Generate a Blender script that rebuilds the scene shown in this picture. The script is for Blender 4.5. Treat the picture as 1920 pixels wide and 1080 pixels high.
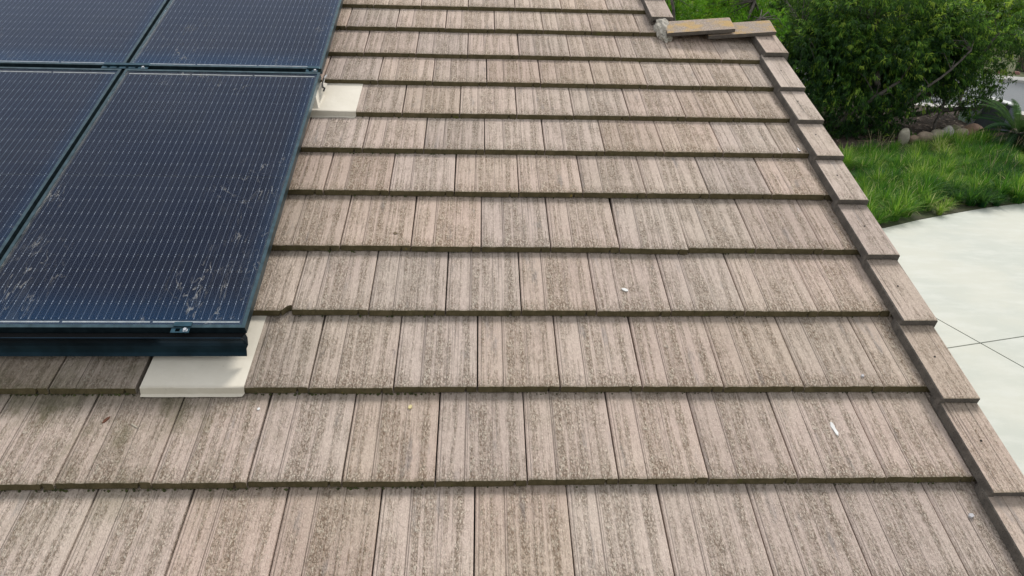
import bpy, bmesh, math, random
import numpy as np
from mathutils import Vector, Matrix, noise
random.seed(7); rng = np.random.default_rng(7)
S = bpy.context.scene
for o in list(bpy.data.objects): bpy.data.objects.remove(o)
C = S.collection
PI = math.pi
PITCH = math.radians(22.6)          # 5 in 12 roof
TW = 0.3143                         # tile cover width
Z0 = 3.4                            # height of the lowest full course above the ground

# ------------------------------------------------------------------ camera
cam = bpy.data.cameras.new('camera'); co = bpy.data.objects.new('camera', cam); C.objects.link(co)
right = Vector((0.998987, -0.038743, 0.022871)); down = Vector((0.004090, -0.428048, -0.903747)); fwd = Vector((0.044803, 0.902925, -0.427456))
m = Matrix((right, -down, -fwd)).transposed().to_4x4(); m.translation = Vector((1.38818, -1.85227, 4.99987))
co.matrix_world = m
cam.sensor_width = 36; cam.lens = 1300/1920*36; cam.clip_end = 600; cam.clip_start = .05
S.camera = co

# ------------------------------------------------------------------ light
SUN_EL, SUN_AZ = 50, 28             # azimuth measured from +Y towards +X
w = bpy.data.worlds.new('World'); S.world = w; w.use_nodes = True
nt = w.node_tree; nt.nodes.clear()
sky = nt.nodes.new('ShaderNodeTexSky'); sky.sky_type = 'NISHITA'; sky.sun_disc = False
sky.sun_elevation = math.radians(SUN_EL); sky.sun_rotation = math.radians(SUN_AZ); sky.dust_density = 2.0; sky.air_density = 1.0
tc = nt.nodes.new('ShaderNodeTexCoord'); nz = nt.nodes.new('ShaderNodeTexNoise'); nz.inputs['Scale'].default_value = 1.6; nz.inputs['Detail'].default_value = 5
rp = nt.nodes.new('ShaderNodeValToRGB'); rp.color_ramp.elements[0].position = .25; rp.color_ramp.elements[1].position = .75
mx = nt.nodes.new('ShaderNodeMix'); mx.data_type = 'RGBA'; mx.inputs['B'].default_value = (10.5, 10.6, 10.6, 1)
mr = nt.nodes.new('ShaderNodeMapRange'); mr.inputs['To Min'].default_value = .62; mr.inputs['To Max'].default_value = .82
bg = nt.nodes.new('ShaderNodeBackground'); bg.inputs['Strength'].default_value = 0.095
ow = nt.nodes.new('ShaderNodeOutputWorld')
L = nt.links.new
L(tc.outputs['Generated'], nz.inputs['Vector']); L(nz.outputs['Fac'], rp.inputs['Fac']); L(rp.outputs['Color'], mr.inputs['Value'])
L(mr.outputs['Result'], mx.inputs['Factor']); L(sky.outputs['Color'], mx.inputs['A']); L(mx.outputs['Result'], bg.inputs['Color']); L(bg.outputs['Background'], ow.inputs['Surface'])
sl = bpy.data.lights.new('sun', 'SUN'); sl.energy = 2.7; sl.angle = math.radians(14); sl.color = (1, .96, .9)
so = bpy.data.objects.new('sun', sl); C.objects.link(so)
az, el = math.radians(SUN_AZ), math.radians(SUN_EL)
sd = Vector((math.sin(az)*math.cos(el), math.cos(az)*math.cos(el), math.sin(el)))
so.rotation_euler = sd.to_track_quat('Z', 'Y').to_euler(); so.location = (0, 0, 20)
vs = S.view_settings; vs.view_transform = 'Standard'; vs.look = 'None'; vs.exposure = 0.06; vs.gamma = 1; vs.use_curve_mapping = False

# ------------------------------------------------------------------ helpers
def link(o, parent=None):
    C.objects.link(o)
    if parent: o.parent = parent
    return o
def empty(name, label, cat, loc=(0, 0, 0), rot=(0, 0, 0), group=None):
    o = bpy.data.objects.new(name, None); o.empty_display_size = .1; link(o); o.location = loc; o.rotation_euler = rot
    return tag(o, label, cat, group)
def tag(o, label=None, cat=None, group=None, kind=None):
    if label: o['label'] = label
    if cat: o['category'] = cat
    if group: o['group'] = group
    if kind: o['kind'] = kind
    return o
def RP(u, v, n=0): return Vector((u, v*math.cos(PITCH)-n*math.sin(PITCH), Z0+v*math.sin(PITCH)+n*math.cos(PITCH)))
RR = (PITCH, 0, 0)
class MB:
    def __init__(s): s.v = []; s.f = []; s.m = []
    def add(s, vs, fs, mi=0):
        b = len(s.v); s.v += [tuple(p) for p in vs]; s.f += [tuple(i+b for i in f) for f in fs]; s.m += [mi]*len(fs); return s
    def box(s, x0, x1, y0, y1, z0, z1, mi=0):
        return s.add([(x0,y0,z0),(x1,y0,z0),(x1,y1,z0),(x0,y1,z0),(x0,y0,z1),(x1,y0,z1),(x1,y1,z1),(x0,y1,z1)],
                     [(0,3,2,1),(4,5,6,7),(0,1,5,4),(1,2,6,5),(2,3,7,6),(3,0,4,7)], mi)
    def tube(s, pts, rad, n=7, mi=0, cap=True):
        pts = [Vector(p) for p in pts]; b = len(s.v); k = len(pts)
        for i, p in enumerate(pts):
            d = (pts[min(i+1, k-1)]-pts[max(i-1, 0)]).normalized()
            a = d.orthogonal().normalized() if i == 0 else (a-d*a.dot(d)).normalized()
            c = d.cross(a); r = rad[i] if isinstance(rad, (list, tuple)) else rad
            for j in range(n):
                t = 2*PI*j/n; s.v.append(tuple(p+a*math.cos(t)*r+c*math.sin(t)*r))
        for i in range(k-1):
            for j in range(n):
                s.f.append((b+i*n+j, b+i*n+(j+1) % n, b+(i+1)*n+(j+1) % n, b+(i+1)*n+j)); s.m.append(mi)
        if cap: s.f += [tuple(b+j for j in range(n))[::-1], tuple(b+(k-1)*n+j for j in range(n))]; s.m += [mi, mi]
        return s
    def mesh(s, name, mats, smooth=False):
        me = bpy.data.meshes.new(name); me.from_pydata(s.v, [], s.f)
        for q in (mats if isinstance(mats, (list, tuple)) else [mats]): me.materials.append(q)
        me.polygons.foreach_set('material_index', s.m)
        if smooth: me.polygons.foreach_set('use_smooth', [True]*len(s.f))
        me.update(); return me
    def build(s, name, mats, parent=None, smooth=False):
        return link(bpy.data.objects.new(name, s.mesh(name, mats, smooth)), parent)
def npmesh(name, V, F, mat, tint=None):
    me = bpy.data.meshes.new(name); k = F.shape[1]
    me.vertices.add(len(V)); me.vertices.foreach_set('co', V.astype(np.float32).ravel())
    me.loops.add(F.size); me.loops.foreach_set('vertex_index', F.astype(np.int32).ravel())
    me.polygons.add(len(F)); me.polygons.foreach_set('loop_start', np.arange(0, F.size, k, dtype=np.int32))
    me.update(calc_edges=True); me.materials.append(mat)
    if tint is not None:
        a = me.attributes.new('tint', 'FLOAT', 'POINT'); a.data.foreach_set('value', tint.astype(np.float32))
    return me

# node shorthand
class NT:
    def __init__(s, name):
        s.m = bpy.data.materials.new(name); s.m.use_nodes = True; s.t = s.m.node_tree; s.t.nodes.clear()
        s.out = s.t.nodes.new('ShaderNodeOutputMaterial')
    def n(s, ty, ins=None, **kw):
        q = s.t.nodes.new(ty)
        for k, v in kw.items(): setattr(q, k, v)
        for k, v in (ins or {}).items(): s.set(q.inputs[k], v)
        return q
    def set(s, sock, v):
        if isinstance(v, bpy.types.NodeSocket): s.t.links.new(v, sock)
        elif isinstance(v, bpy.types.Node): s.t.links.new(v.outputs[0], sock)
        else: sock.default_value = v
    def math(s, op, a, b=0.0, c=None, clamp=False):
        q = s.t.nodes.new('ShaderNodeMath'); q.operation = op; q.use_clamp = clamp
        s.set(q.inputs[0], a); s.set(q.inputs[1], b)
        if c is not None: s.set(q.inputs[2], c)
        return q.outputs[0]
    def noise(s, vec, scale, detail=3, rough=.55, w=None, dist=0):
        q = s.n('ShaderNodeTexNoise', {'Scale': scale, 'Detail': detail, 'Roughness': rough, 'Distortion': dist})
        if w is not None: q.noise_dimensions = '4D'; s.set(q.inputs['W'], w)
        s.set(q.inputs['Vector'], vec); return q.outputs['Fac']
    def map(s, vec, scale=(1, 1, 1), loc=(0, 0, 0)):
        q = s.n('ShaderNodeMapping'); s.set(q.inputs['Vector'], vec); q.inputs['Scale'].default_value = scale; q.inputs['Location'].default_value = loc
        return q.outputs[0]
    def ramp(s, fac, els, interp='LINEAR'):
        q = s.n('ShaderNodeValToRGB'); r = q.color_ramp; r.interpolation = interp
        while len(r.elements) < len(els): r.elements.new(.5)
        for e, (p, c) in zip(r.elements, els):
            e.position = p; e.color = (c, c, c, 1) if isinstance(c, (int, float)) else (*c, 1)
        s.set(q.inputs[0], fac); return q.outputs[0]
    def step(s, v, a, b):
        q = s.n('ShaderNodeMapRange', {'From Min': a, 'From Max': b}); q.interpolation_type = 'SMOOTHSTEP'; s.set(q.inputs['Value'], v); return q.outputs[0]
    def mix(s, f, a, b, mode='MIX'):
        q = s.n('ShaderNodeMix', data_type='RGBA', blend_type=mode)
        s.set(q.inputs['Factor'], f)
        for k, v in (('A', a), ('B', b)):
            if isinstance(v, tuple) and len(v) == 3: v = (*v, 1)
            s.set([i for i in q.inputs if i.name == k and i.type == 'RGBA'][0], v)
        return [o for o in q.outputs if o.type == 'RGBA'][0]
    def bsdf(s, col, rough=.8, **kw):
        b = s.n('ShaderNodeBsdfPrincipled'); s.set(b.inputs['Base Color'], (*col, 1) if isinstance(col, tuple) and len(col) == 3 else col); s.set(b.inputs['Roughness'], rough)
        for k, v in kw.items(): s.set(b.inputs[k.replace('_', ' ')], v)
        s.b = b; s.t.links.new(b.outputs[0], s.out.inputs['Surface']); return b
    def bump(s, h, strength=.5, dist=.01):
        q = s.n('ShaderNodeBump', {'Strength': strength, 'Distance': dist}); s.set(q.inputs['Height'], h); s.t.links.new(q.outputs[0], s.b.inputs['Normal']); return q
def simple(name, col, rough=.6, metal=0, var=.12, scale=8, bump=0):
    t = NT(name); v = t.n('ShaderNodeTexCoord').outputs['Object']; nn = t.noise(v, scale, 5)
    c2 = tuple(x*(1-var*2) for x in col)
    t.bsdf(t.mix(t.step(nn, .3, .7), c2, col), rough, Metallic=metal)
    if bump: t.bump(nn, bump, .01)
    return t.m

# ------------------------------------------------------------------ materials
def tile_material(name, cap=False):
    t = NT(name); tcn = t.n('ShaderNodeTexCoord'); ob = tcn.outputs['Object']
    oi = t.n('ShaderNodeObjectInfo'); rnd = oi.outputs['Random']
    geo = t.n('ShaderNodeNewGeometry'); wp = geo.outputs['Position']
    W = t.math('MULTIPLY', rnd, 37.0)
    sx = t.n('ShaderNodeSeparateXYZ'); t.set(sx.inputs[0], ob); x, y = sx.outputs[0], sx.outputs[1]
    # moulded profile: rough bands alternate with trowelled smooth bands
    wob = t.noise(t.map(ob, (14, 2.2, 1)), 1, 2, .5, W)
    xw = t.math('ADD', t.math('DIVIDE', x, TW), t.math('MULTIPLY', t.math('SUBTRACT', wob, .5), .13))
    if cap:
        band = t.ramp(xw, [(0, .15), (.16, .35), (.24, .5), (.30, .35), (.5, .15)])
    else:
        band = t.ramp(xw, [(0, .12), (.05, .15), (.08, .80), (.12, .4), (.155, .35), (.18, .75), (.22, .15), (.29, .10), (.345, .14), (.37, .85), (.42, .95), (.46, .45), (.50, .9), (.56, .85), (.60, .35), (.64, .7), (.69, .6), (.73, .2), (.78, .22), (.82, .92), (.88, .8), (.92, .15), (1, .08)])
    streak = t.noise(t.map(ob, (120, 3.0, 1)), 1, 3, .6, W)
    patch = t.noise(ob, 9, 2, .5, W)
    front = t.math('SUBTRACT', 1.0, t.step(y, .0, .09))
    r = t.math('ADD', t.math('ADD', .25, t.math('MULTIPLY', band, .55)), t.math('MULTIPLY', t.math('SUBTRACT', streak, .5), 2.0))
    r = t.math('ADD', r, t.math('MULTIPLY', t.math('SUBTRACT', patch, .5), .8))
    r = t.math('ADD', r, t.math('MULTIPLY', front, .30 if not cap else .1))
    r = t.math('ADD', r, t.math('MULTIPLY', t.math('SUBTRACT', t.noise(t.map(ob, (1, .5, 1)), 70, 2, .6, W), .5), .8))
    rough = t.math('ADD', .20, t.math('MULTIPLY', t.step(r, .25, 1.1), .80))
    # grain of the sanded concrete, crumbs drawn out a little along the slope
    gv = t.map(ob, (1.25, .62, 1))
    vor = t.n('ShaderNodeTexVoronoi', {'Scale': 210.0, 'Randomness': 1.0}); vor.feature = 'F1'; t.set(vor.inputs['Vector'], gv); vo = vor.outputs['Distance']
    g1 = t.noise(gv, 270, 3, .72, W); g2 = t.noise(ob, 480, 2, .6, W)
    vcs = t.n('ShaderNodeSeparateXYZ', {'Vector': vor.outputs['Color']}); vc = vcs.outputs[0]
    pit = t.step(t.math('ADD', t.math('ADD', t.math('MULTIPLY', g1, .55), t.math('MULTIPLY', vo, .25)), t.math('MULTIPLY', vc, .32)), .52, .68)
    pit = t.math('MULTIPLY', pit, rough)
    finep = t.step(g2, .58, .72)
    # thin drag lines
    dl = t.noise(t.map(ob, (150, 1.1, 1)), 1, 1, .5, W)
    drag = t.math('MULTIPLY', t.step(dl, .62, .70), t.math('SUBTRACT', 1.0, rough))
    def line(c, wd):
        return t.math('SUBTRACT', 1.0, t.step(t.math('ABSOLUTE', t.math('SUBTRACT', x, c)), wd*.4, wd))
    if cap: gro = t.math('MULTIPLY', drag, .45)
    else:
        gro = t.math('MAXIMUM', t.math('MULTIPLY', line(.0995, .0020), .34), t.math('MULTIPLY', line(.1065, .0016), .24))
        gro = t.math('MAXIMUM', gro, t.math('MULTIPLY', line(.014, .0018), .3))
        gro = t.math('MAXIMUM', gro, t.math('MULTIPLY', line(.196, .0014), .25))
    # colours
    big = t.noise(wp, 1.3, 3, .5); tv = t.math('FRACT', t.math('MULTIPLY', rnd, 13.7))
    smooth_c = t.mix(t.step(big, .35, .65), (.56, .455, .405), (.58, .49, .42))
    rough_c = t.mix(t.step(big, .35, .65), (.575, .465, .38), (.59, .485, .395))
    col = t.mix(rough, smooth_c, rough_c)
    col = t.mix(t.math('MULTIPLY', finep, .30), col, (.25, .20, .155))
    bright = t.step(vcs.outputs[1], .62, .85)
    col = t.mix(t.math('MULTIPLY', t.math('MULTIPLY', bright, rough), .75), col, (.80, .72, .60))  # lit crumb tops put into the colour
    col = t.mix(t.math('MULTIPLY', pit, .74), col, (.185, .128, .092))  # shade inside the pits put into the colour
    col = t.mix(t.math('MULTIPLY', drag, .5), col, (.17, .14, .125))
    col = t.mix(gro, col, (.075, .06, .05))
    grey = t.step(t.noise(t.map(ob, (22, 5, 1)), 1, 3, .6, t.math('ADD', W, 9)), .60, .74)
    col = t.mix(t.math('MULTIPLY', grey, .45), col, (.235, .225, .225))
    # weathered lower edge, greener where water lingers
    edge = t.math('SUBTRACT', 1.0, t.step(y, -.002, .012))
    col = t.mix(t.math('MULTIPLY', edge, .35), col, (.30, .27, .17))
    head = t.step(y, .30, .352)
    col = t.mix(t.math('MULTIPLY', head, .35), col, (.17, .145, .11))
    # moss and grime near the panel skirt, where it stays damp
    sp = t.n('ShaderNodeSeparateXYZ'); t.set(sp.inputs[0], wp); X, Y = sp.outputs[0], sp.outputs[1]
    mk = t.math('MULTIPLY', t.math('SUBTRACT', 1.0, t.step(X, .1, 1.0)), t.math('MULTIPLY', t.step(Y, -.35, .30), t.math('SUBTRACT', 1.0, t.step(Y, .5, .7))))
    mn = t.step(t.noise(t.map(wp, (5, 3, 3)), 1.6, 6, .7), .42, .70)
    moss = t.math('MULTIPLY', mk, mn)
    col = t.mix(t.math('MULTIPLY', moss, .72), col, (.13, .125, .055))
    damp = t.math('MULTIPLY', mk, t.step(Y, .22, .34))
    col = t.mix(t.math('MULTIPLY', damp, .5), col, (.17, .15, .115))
    br = t.math('ADD', .91, t.math('MULTIPLY', tv, .16))
    hs = t.n('ShaderNodeHueSaturation', {'Saturation': t.math('ADD', .95, t.math('MULTIPLY', rnd, .25)), 'Value': br, 'Color': col})
    t.bsdf(hs.outputs[0], .93, Specular_IOR_Level=.15)
    h = t.math('MULTIPLY', t.math('SUBTRACT', 1.0, pit), .7)
    h = t.math('ADD', h, t.math('MULTIPLY', g1, t.math('ADD', .12, t.math('MULTIPLY', rough, .8))))
    h = t.math('SUBTRACT', h, t.math('MULTIPLY', gro, 1.2))
    h = t.math('ADD', h, t.math('MULTIPLY', t.math('MULTIPLY', vc, rough), .5))
    t.bump(h, 1.0, .013)
    return t.m
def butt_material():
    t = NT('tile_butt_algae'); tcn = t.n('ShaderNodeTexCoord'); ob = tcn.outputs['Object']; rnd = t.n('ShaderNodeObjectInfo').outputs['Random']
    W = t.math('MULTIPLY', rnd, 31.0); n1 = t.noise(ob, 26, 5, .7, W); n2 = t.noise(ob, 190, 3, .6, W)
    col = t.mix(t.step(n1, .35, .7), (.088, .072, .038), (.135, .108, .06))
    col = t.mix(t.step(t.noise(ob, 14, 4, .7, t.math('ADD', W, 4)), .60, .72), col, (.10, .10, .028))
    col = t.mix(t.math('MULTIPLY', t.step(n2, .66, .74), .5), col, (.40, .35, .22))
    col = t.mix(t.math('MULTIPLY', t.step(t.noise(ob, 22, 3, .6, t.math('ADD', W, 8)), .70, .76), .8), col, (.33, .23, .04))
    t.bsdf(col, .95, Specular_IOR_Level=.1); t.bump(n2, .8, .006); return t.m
def lichen_material():
    t = NT('lichen_ridge'); ob = t.n('ShaderNodeTexCoord').outputs['Object']; W = t.math('MULTIPLY', t.n('ShaderNodeObjectInfo').outputs['Random'], 20.0)
    n1 = t.noise(t.map(ob, (9, 13, 9)), 1, 5, .7, W); g = t.noise(ob, 150, 3, .6, W)
    col = t.mix(t.step(g, .4, .65), (.26, .21, .17), (.44, .36, .30))
    col = t.mix(t.math('MULTIPLY', t.step(n1, .43, .62), .75), col, (.50, .32, .10))
    t.bsdf(col, .93); t.bump(g, .6, .006); return t.m
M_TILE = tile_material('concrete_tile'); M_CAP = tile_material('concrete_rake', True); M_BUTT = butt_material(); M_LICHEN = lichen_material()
M_DECK = simple('roof_underlayment', (.03, .028, .025), .9)
M_CREAM = None
def cream_material():
    t = NT('cream_sheet_metal'); tcn = t.n('ShaderNodeTexCoord'); ob = tcn.outputs['Object']
    n1 = t.noise(ob, 7, 5, .65); n2 = t.noise(ob, 60, 4, .7); n3 = t.noise(t.map(ob, (16, 3, 3)), 1, 4, .6)
    col = t.mix(t.step(n1, .35, .7), (.68, .63, .53), (.73, .68, .58))
    col = t.mix(t.math('MULTIPLY', t.step(n3, .55, .75), .15), col, (.42, .37, .28))
    col = t.mix(t.math('MULTIPLY', t.step(n2, .68, .74), .6), col, (.25, .21, .15))
    col = t.mix(t.math('MULTIPLY', t.math('SUBTRACT', 1.0, t.step(t.n('ShaderNodeSeparateXYZ', {'Vector': ob}).outputs[1], -.002, .016)), .30), col, (.30, .25, .18))  # shade on the folded front lip mixed into the colour
    t.bsdf(col, .5); t.bump(n1, .12, .02); return t.m
M_CREAM = cream_material()
def cell_material():
    t = NT('solar_cell'); ob = t.n('ShaderNodeTexCoord').outputs['Object']; rnd = t.n('ShaderNodeObjectInfo').outputs['Random']
    sx = t.n('ShaderNodeSeparateXYZ'); t.set(sx.inputs[0], ob); x, y = sx.outputs[0], sx.outputs[1]
    f = t.math('FRACT', t.math('DIVIDE', x, .02775)); d = t.math('MULTIPLY', t.math('ABSOLUTE', t.math('SUBTRACT', f, .5)), .02775)
    wire = t.math('LESS_THAN', d, .00055)
    ye = t.math('ABSOLUTE', t.math('SUBTRACT', t.math('ABSOLUTE', y), .0370))
    pad = t.math('MULTIPLY', t.math('LESS_THAN', d, .0015), t.math('LESS_THAN', ye, .0028))
    ff = t.math('FRACT', t.math('DIVIDE', y, .0016)); fing = t.math('LESS_THAN', ff, .22)
    base = t.mix(rnd, (.004, .006, .018), (.005, .008, .023))
    base = t.mix(t.math('MULTIPLY', fing, .05), base, (.12, .13, .16))
    col = t.mix(wire, base, (.19, .215, .28)); col = t.mix(pad, col, (.30, .33, .40))
    t.bsdf(col, .5, Specular_IOR_Level=.08); return t.m
M_CELL = cell_material()
M_BACK = simple('panel_backsheet', (.010, .011, .020), .6)
def glass_material():
    t = NT('dusty_solar_glass'); tcn = t.n('ShaderNodeTexCoord'); ob = tcn.outputs['Object']; oi = t.n('ShaderNodeObjectInfo'); W = t.math('MULTIPLY', oi.outputs['Random'], 23.0)
    sx = t.n('ShaderNodeSeparateXYZ'); t.set(sx.inputs[0], ob); x, y = sx.outputs[0], sx.outputs[1]
    haze = t.math('MULTIPLY', t.step(t.noise(ob, 2.3, 5, .65, W), .35, .75), .018)
    haze = t.math('ADD', haze, .004)
    # dirt wisps left by runoff and animals
    wv = t.noise(t.map(ob, (1.6, 1.6, 1)), 1, 2, .5, t.math('ADD', W, 3)); zone = t.step(wv, .52, .66)
    ws = t.n('ShaderNodeTexNoise', {'Scale': 3.6, 'Detail': 3.5, 'Roughness': .62, 'Distortion': 1.6}); ws.noise_dimensions = '4D'; t.set(ws.inputs['W'], W); t.set(ws.inputs['Vector'], t.map(ob, (2.2, .9, 1)))
    ridge = t.math('SUBTRACT', 1.0, t.step(t.math('ABSOLUTE', t.math('SUBTRACT', ws.outputs['Fac'], .5)), .0, .014))
    brk = t.math('ADD', .15, t.step(t.noise(ob, 16, 3, .6, W), .45, .65))
    wisp = t.math('MULTIPLY', t.math('MULTIPLY', ridge, zone), t.math('MULTIPLY', brk, .34))
    smear = t.math('MULTIPLY', t.math('MULTIPLY', t.step(ws.outputs['Fac'], .56, .72), zone), .05)
    # specks
    sv = t.n('ShaderNodeTexVoronoi', {'Scale': 21.0}); sv.voronoi_dimensions = '4D'; t.set(sv.inputs['W'], W); t.set(sv.inputs['Vector'], ob)
    rs = t.n('ShaderNodeSeparateXYZ'); t.set(rs.inputs[0], sv.outputs['Color'])
    speck = t.math('MULTIPLY', t.math('LESS_THAN', sv.outputs['Distance'], t.math('MULTIPLY', rs.outputs[1], .062)), t.math('GREATER_THAN', rs.outputs[0], .86))
    speck = t.math('MULTIPLY', speck, .6)
    # silt along the left and lower frame
    en = t.noise(ob, 14, 5, .7, W)
    le = t.math('MULTIPLY', t.math('SUBTRACT', 1.0, t.step(x, .008, .034)), t.step(en, .30, .60))
    be = t.math('MULTIPLY', t.math('SUBTRACT', 1.0, t.step(y, .010, .016)), .9)
    silt = t.math('MULTIPLY', t.math('MAXIMUM', t.math('MULTIPLY', le, .45), be), .55)
    a = haze
    for q in (wisp, smear, speck, silt): a = t.math('ADD', a, q)
    a = t.math('MINIMUM', a, .85)
    tr = t.n('ShaderNodeBsdfTransparent'); gl = t.n('ShaderNodeBsdfGlossy', {'Roughness': .09}); gl.inputs['Color'].default_value = (.54, .64, .84, 1)
    df = t.n('ShaderNodeBsdfDiffuse'); df.inputs['Color'].default_value = (.50, .49, .46, 1)
    ge = t.n('ShaderNodeNewGeometry'); dp = t.n('ShaderNodeVectorMath', operation='DOT_PRODUCT'); t.set(dp.inputs[0], ge.outputs['Incoming']); t.set(dp.inputs[1], ge.outputs['Normal'])
    fr = t.n('ShaderNodeMath'); fr.operation = 'ADD'; fr.inputs[0].default_value = .010
    t.set(fr.inputs[1], t.math('POWER', t.math('SUBTRACT', 1.0, t.math('ABSOLUTE', dp.outputs['Value'])), 4.6))
    m1 = t.n('ShaderNodeMixShader'); t.set(m1.inputs[0], fr.outputs[0]); t.set(m1.inputs[1], tr.outputs[0]); t.set(m1.inputs[2], gl.outputs[0])
    # blue film: anti-reflective coat seen through the thin water-mark zone at the lower and right margins
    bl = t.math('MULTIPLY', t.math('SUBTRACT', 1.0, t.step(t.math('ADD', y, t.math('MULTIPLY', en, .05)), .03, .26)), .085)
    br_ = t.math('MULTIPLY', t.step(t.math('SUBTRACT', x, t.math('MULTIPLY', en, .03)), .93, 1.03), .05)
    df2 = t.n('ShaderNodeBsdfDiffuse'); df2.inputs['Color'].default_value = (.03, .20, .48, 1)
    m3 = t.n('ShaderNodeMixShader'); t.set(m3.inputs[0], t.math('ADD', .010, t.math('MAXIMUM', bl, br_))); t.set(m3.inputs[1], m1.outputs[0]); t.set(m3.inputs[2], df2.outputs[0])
    m2 = t.n('ShaderNodeMixShader'); t.set(m2.inputs[0], a); t.set(m2.inputs[1], m3.outputs[0]); t.set(m2.inputs[2], df.outputs[0])
    t.t.links.new(m2.outputs[0], t.out.inputs['Surface']); return t.m
M_GLASS = glass_material()
t = NT('clear_glass_back'); tb_ = t.n('ShaderNodeBsdfTransparent'); tb_.inputs['Color'].default_value = (.97, .985, .98, 1); t.t.links.new(tb_.outputs[0], t.out.inputs['Surface']); M_CLEAR = t.m
M_FRAME = simple('black_anodised', (.085, .14, .165), .35, .85, .2, 25)
M_SKIRT = simple('black_skirt', (.016, .040, .065), .30, .85, .25, 9)
M_CLAMP = simple('blue_black_clamp', (.045, .11, .15), .35, .7, .2, 30)
M_BOLT = simple('bright_bolt', (.75, .76, .78), .25, .9, .05)
M_RIBBON = simple('tin_ribbon', (.62, .62, .60), .4, .3, .2, 30)
def mortar():
    t = NT('mortar'); ob = t.n('ShaderNodeTexCoord').outputs['Object']; n = t.noise(ob, 45, 5, .7); n2 = t.noise(ob, 12, 3)
    t.bsdf(t.mix(t.step(n, .3, .55), (.16, .14, .11), (.56, .52, .45)), .95); t.bump(n, 1, .02); return t.m
M_MORTAR = mortar()

# ------------------------------------------------------------------ ground and planting ground
def ground_mat(name, c1, c2, c3, s, bump=.4, dist=.03):
    t = NT(name); wp = t.n('ShaderNodeNewGeometry').outputs['Position']; a = t.noise(wp, s, 6, .7); b = t.noise(wp, s*.12, 3)
    col = t.mix(t.step(a, .35, .6), c1, c2); col = t.mix(t.step(b, .4, .7), col, c3)
    t.bsdf(col, .95); t.bump(a, bump, dist); return t.m
M_EARTH = ground_mat('dry_ground', (.06, .075, .03), (.11, .12, .05), (.09, .10, .045), 3)
M_MULCH = ground_mat('bark_mulch', (.035, .022, .016), (.11, .075, .055), (.06, .042, .032), 26, 1, .05)
M_SOIL = ground_mat('bed_soil', (.03, .045, .015), (.05, .06, .02), (.045, .04, .02), 12)
M_ROAD = ground_mat('asphalt', (.13, .14, .15), (.17, .18, .19), (.15, .165, .175), 9, .2, .01)
M_KERB = ground_mat('kerb_concrete', (.42, .41, .38), (.5, .49, .46), (.46, .45, .42), 7, .2, .01)
def concrete():
    t = NT('driveway_concrete'); wp = t.n('ShaderNodeNewGeometry').outputs['Position']
    a = t.noise(wp, .55, 4, .55); b = t.noise(t.map(wp, (.5, 1.2, 1)), 2.6, 6, .65); c = t.noise(wp, 60, 3, .6); d = t.noise(wp, 7, 5, .7)
    col = t.mix(t.step(a, .38, .62), (.46, .48, .43), (.51, .515, .45))
    col = t.mix(t.math('MULTIPLY', t.step(b, .42, .68), .6), col, (.56, .57, .52))
    col = t.mix(t.math('MULTIPLY', t.step(d, .60, .74), .35), col, (.60, .56, .44))
    col = t.mix(t.math('MULTIPLY', t.step(c, .70, .78), .3), col, (.30, .28, .24))
    t.bsdf(col, .85); t.bump(b, .05, .01); return t.m
M_CONC = concrete()
def sheet(name, pts, z, mat, thick=0, label=None, kind='structure', parent=None):
    b = MB(); n = len(pts); v = [(x, y, z) for x, y in pts]
    if thick:
        v += [(x, y, z-thick) for x, y in pts]; f = [tuple(range(n))]+[(i, i+n, (i+1) % n+n, (i+1) % n) for i in range(n)]
    else: f = [tuple(range(n))]
    o = b.add(v, f).build(name, mat, parent)
    if kind: o['kind'] = kind
    if label: o['label'] = label
    return o
sheet('ground', [(-300, -300), (300, -300), (300, 300), (-300, 300)], -.30, M_EARTH, label='dry planted ground running away behind the trees')
# driveway slabs: one saw-cut crossing, at (8.83, 6.86)
drv = sheet('driveway', [(-8, -8), (24, -8), (24, 15.2), (-8, 15.2)], -.02, M_SOIL, label='pale concrete driveway below the roof')
X0 = Vector((8.83, 6.86)); a1 = Vector((math.cos(math.radians(104)), math.sin(math.radians(104)))); a2 = Vector((math.cos(math.radians(14)), math.sin(math.radians(14))))
for sx_ in (0, 1):
    for sy_ in (0, 1):
        g = .012; p0 = X0+a2*(g if sx_ else -g)+a1*(g if sy_ else -g)
        ex = a2*(12 if sx_ else -6.1); ey = a1*(9.5 if sy_ else -6.1)
        P_ = [p0, p0+ex, p0+ex+ey, p0+ey]
        if sx_ != sy_: P_ = P_[::-1]
        sheet('paving_slab', [tuple(p) for p in P_], .0, M_CONC, .1, kind=None, parent=drv)
for k_ in (0, 1):
    p0 = X0-a1*(6.12+.012)+a2*(.012 if k_ else -.012); ex = a2*(12 if k_ else -6.1)
    P_ = [p0, p0+ex, p0+ex-a1*6, p0-a1*6]
    if k_: P_ = P_[::-1]
    sheet('paving_slab', [tuple(p) for p in P_], .0, M_CONC, .1, kind=None, parent=drv)
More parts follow.
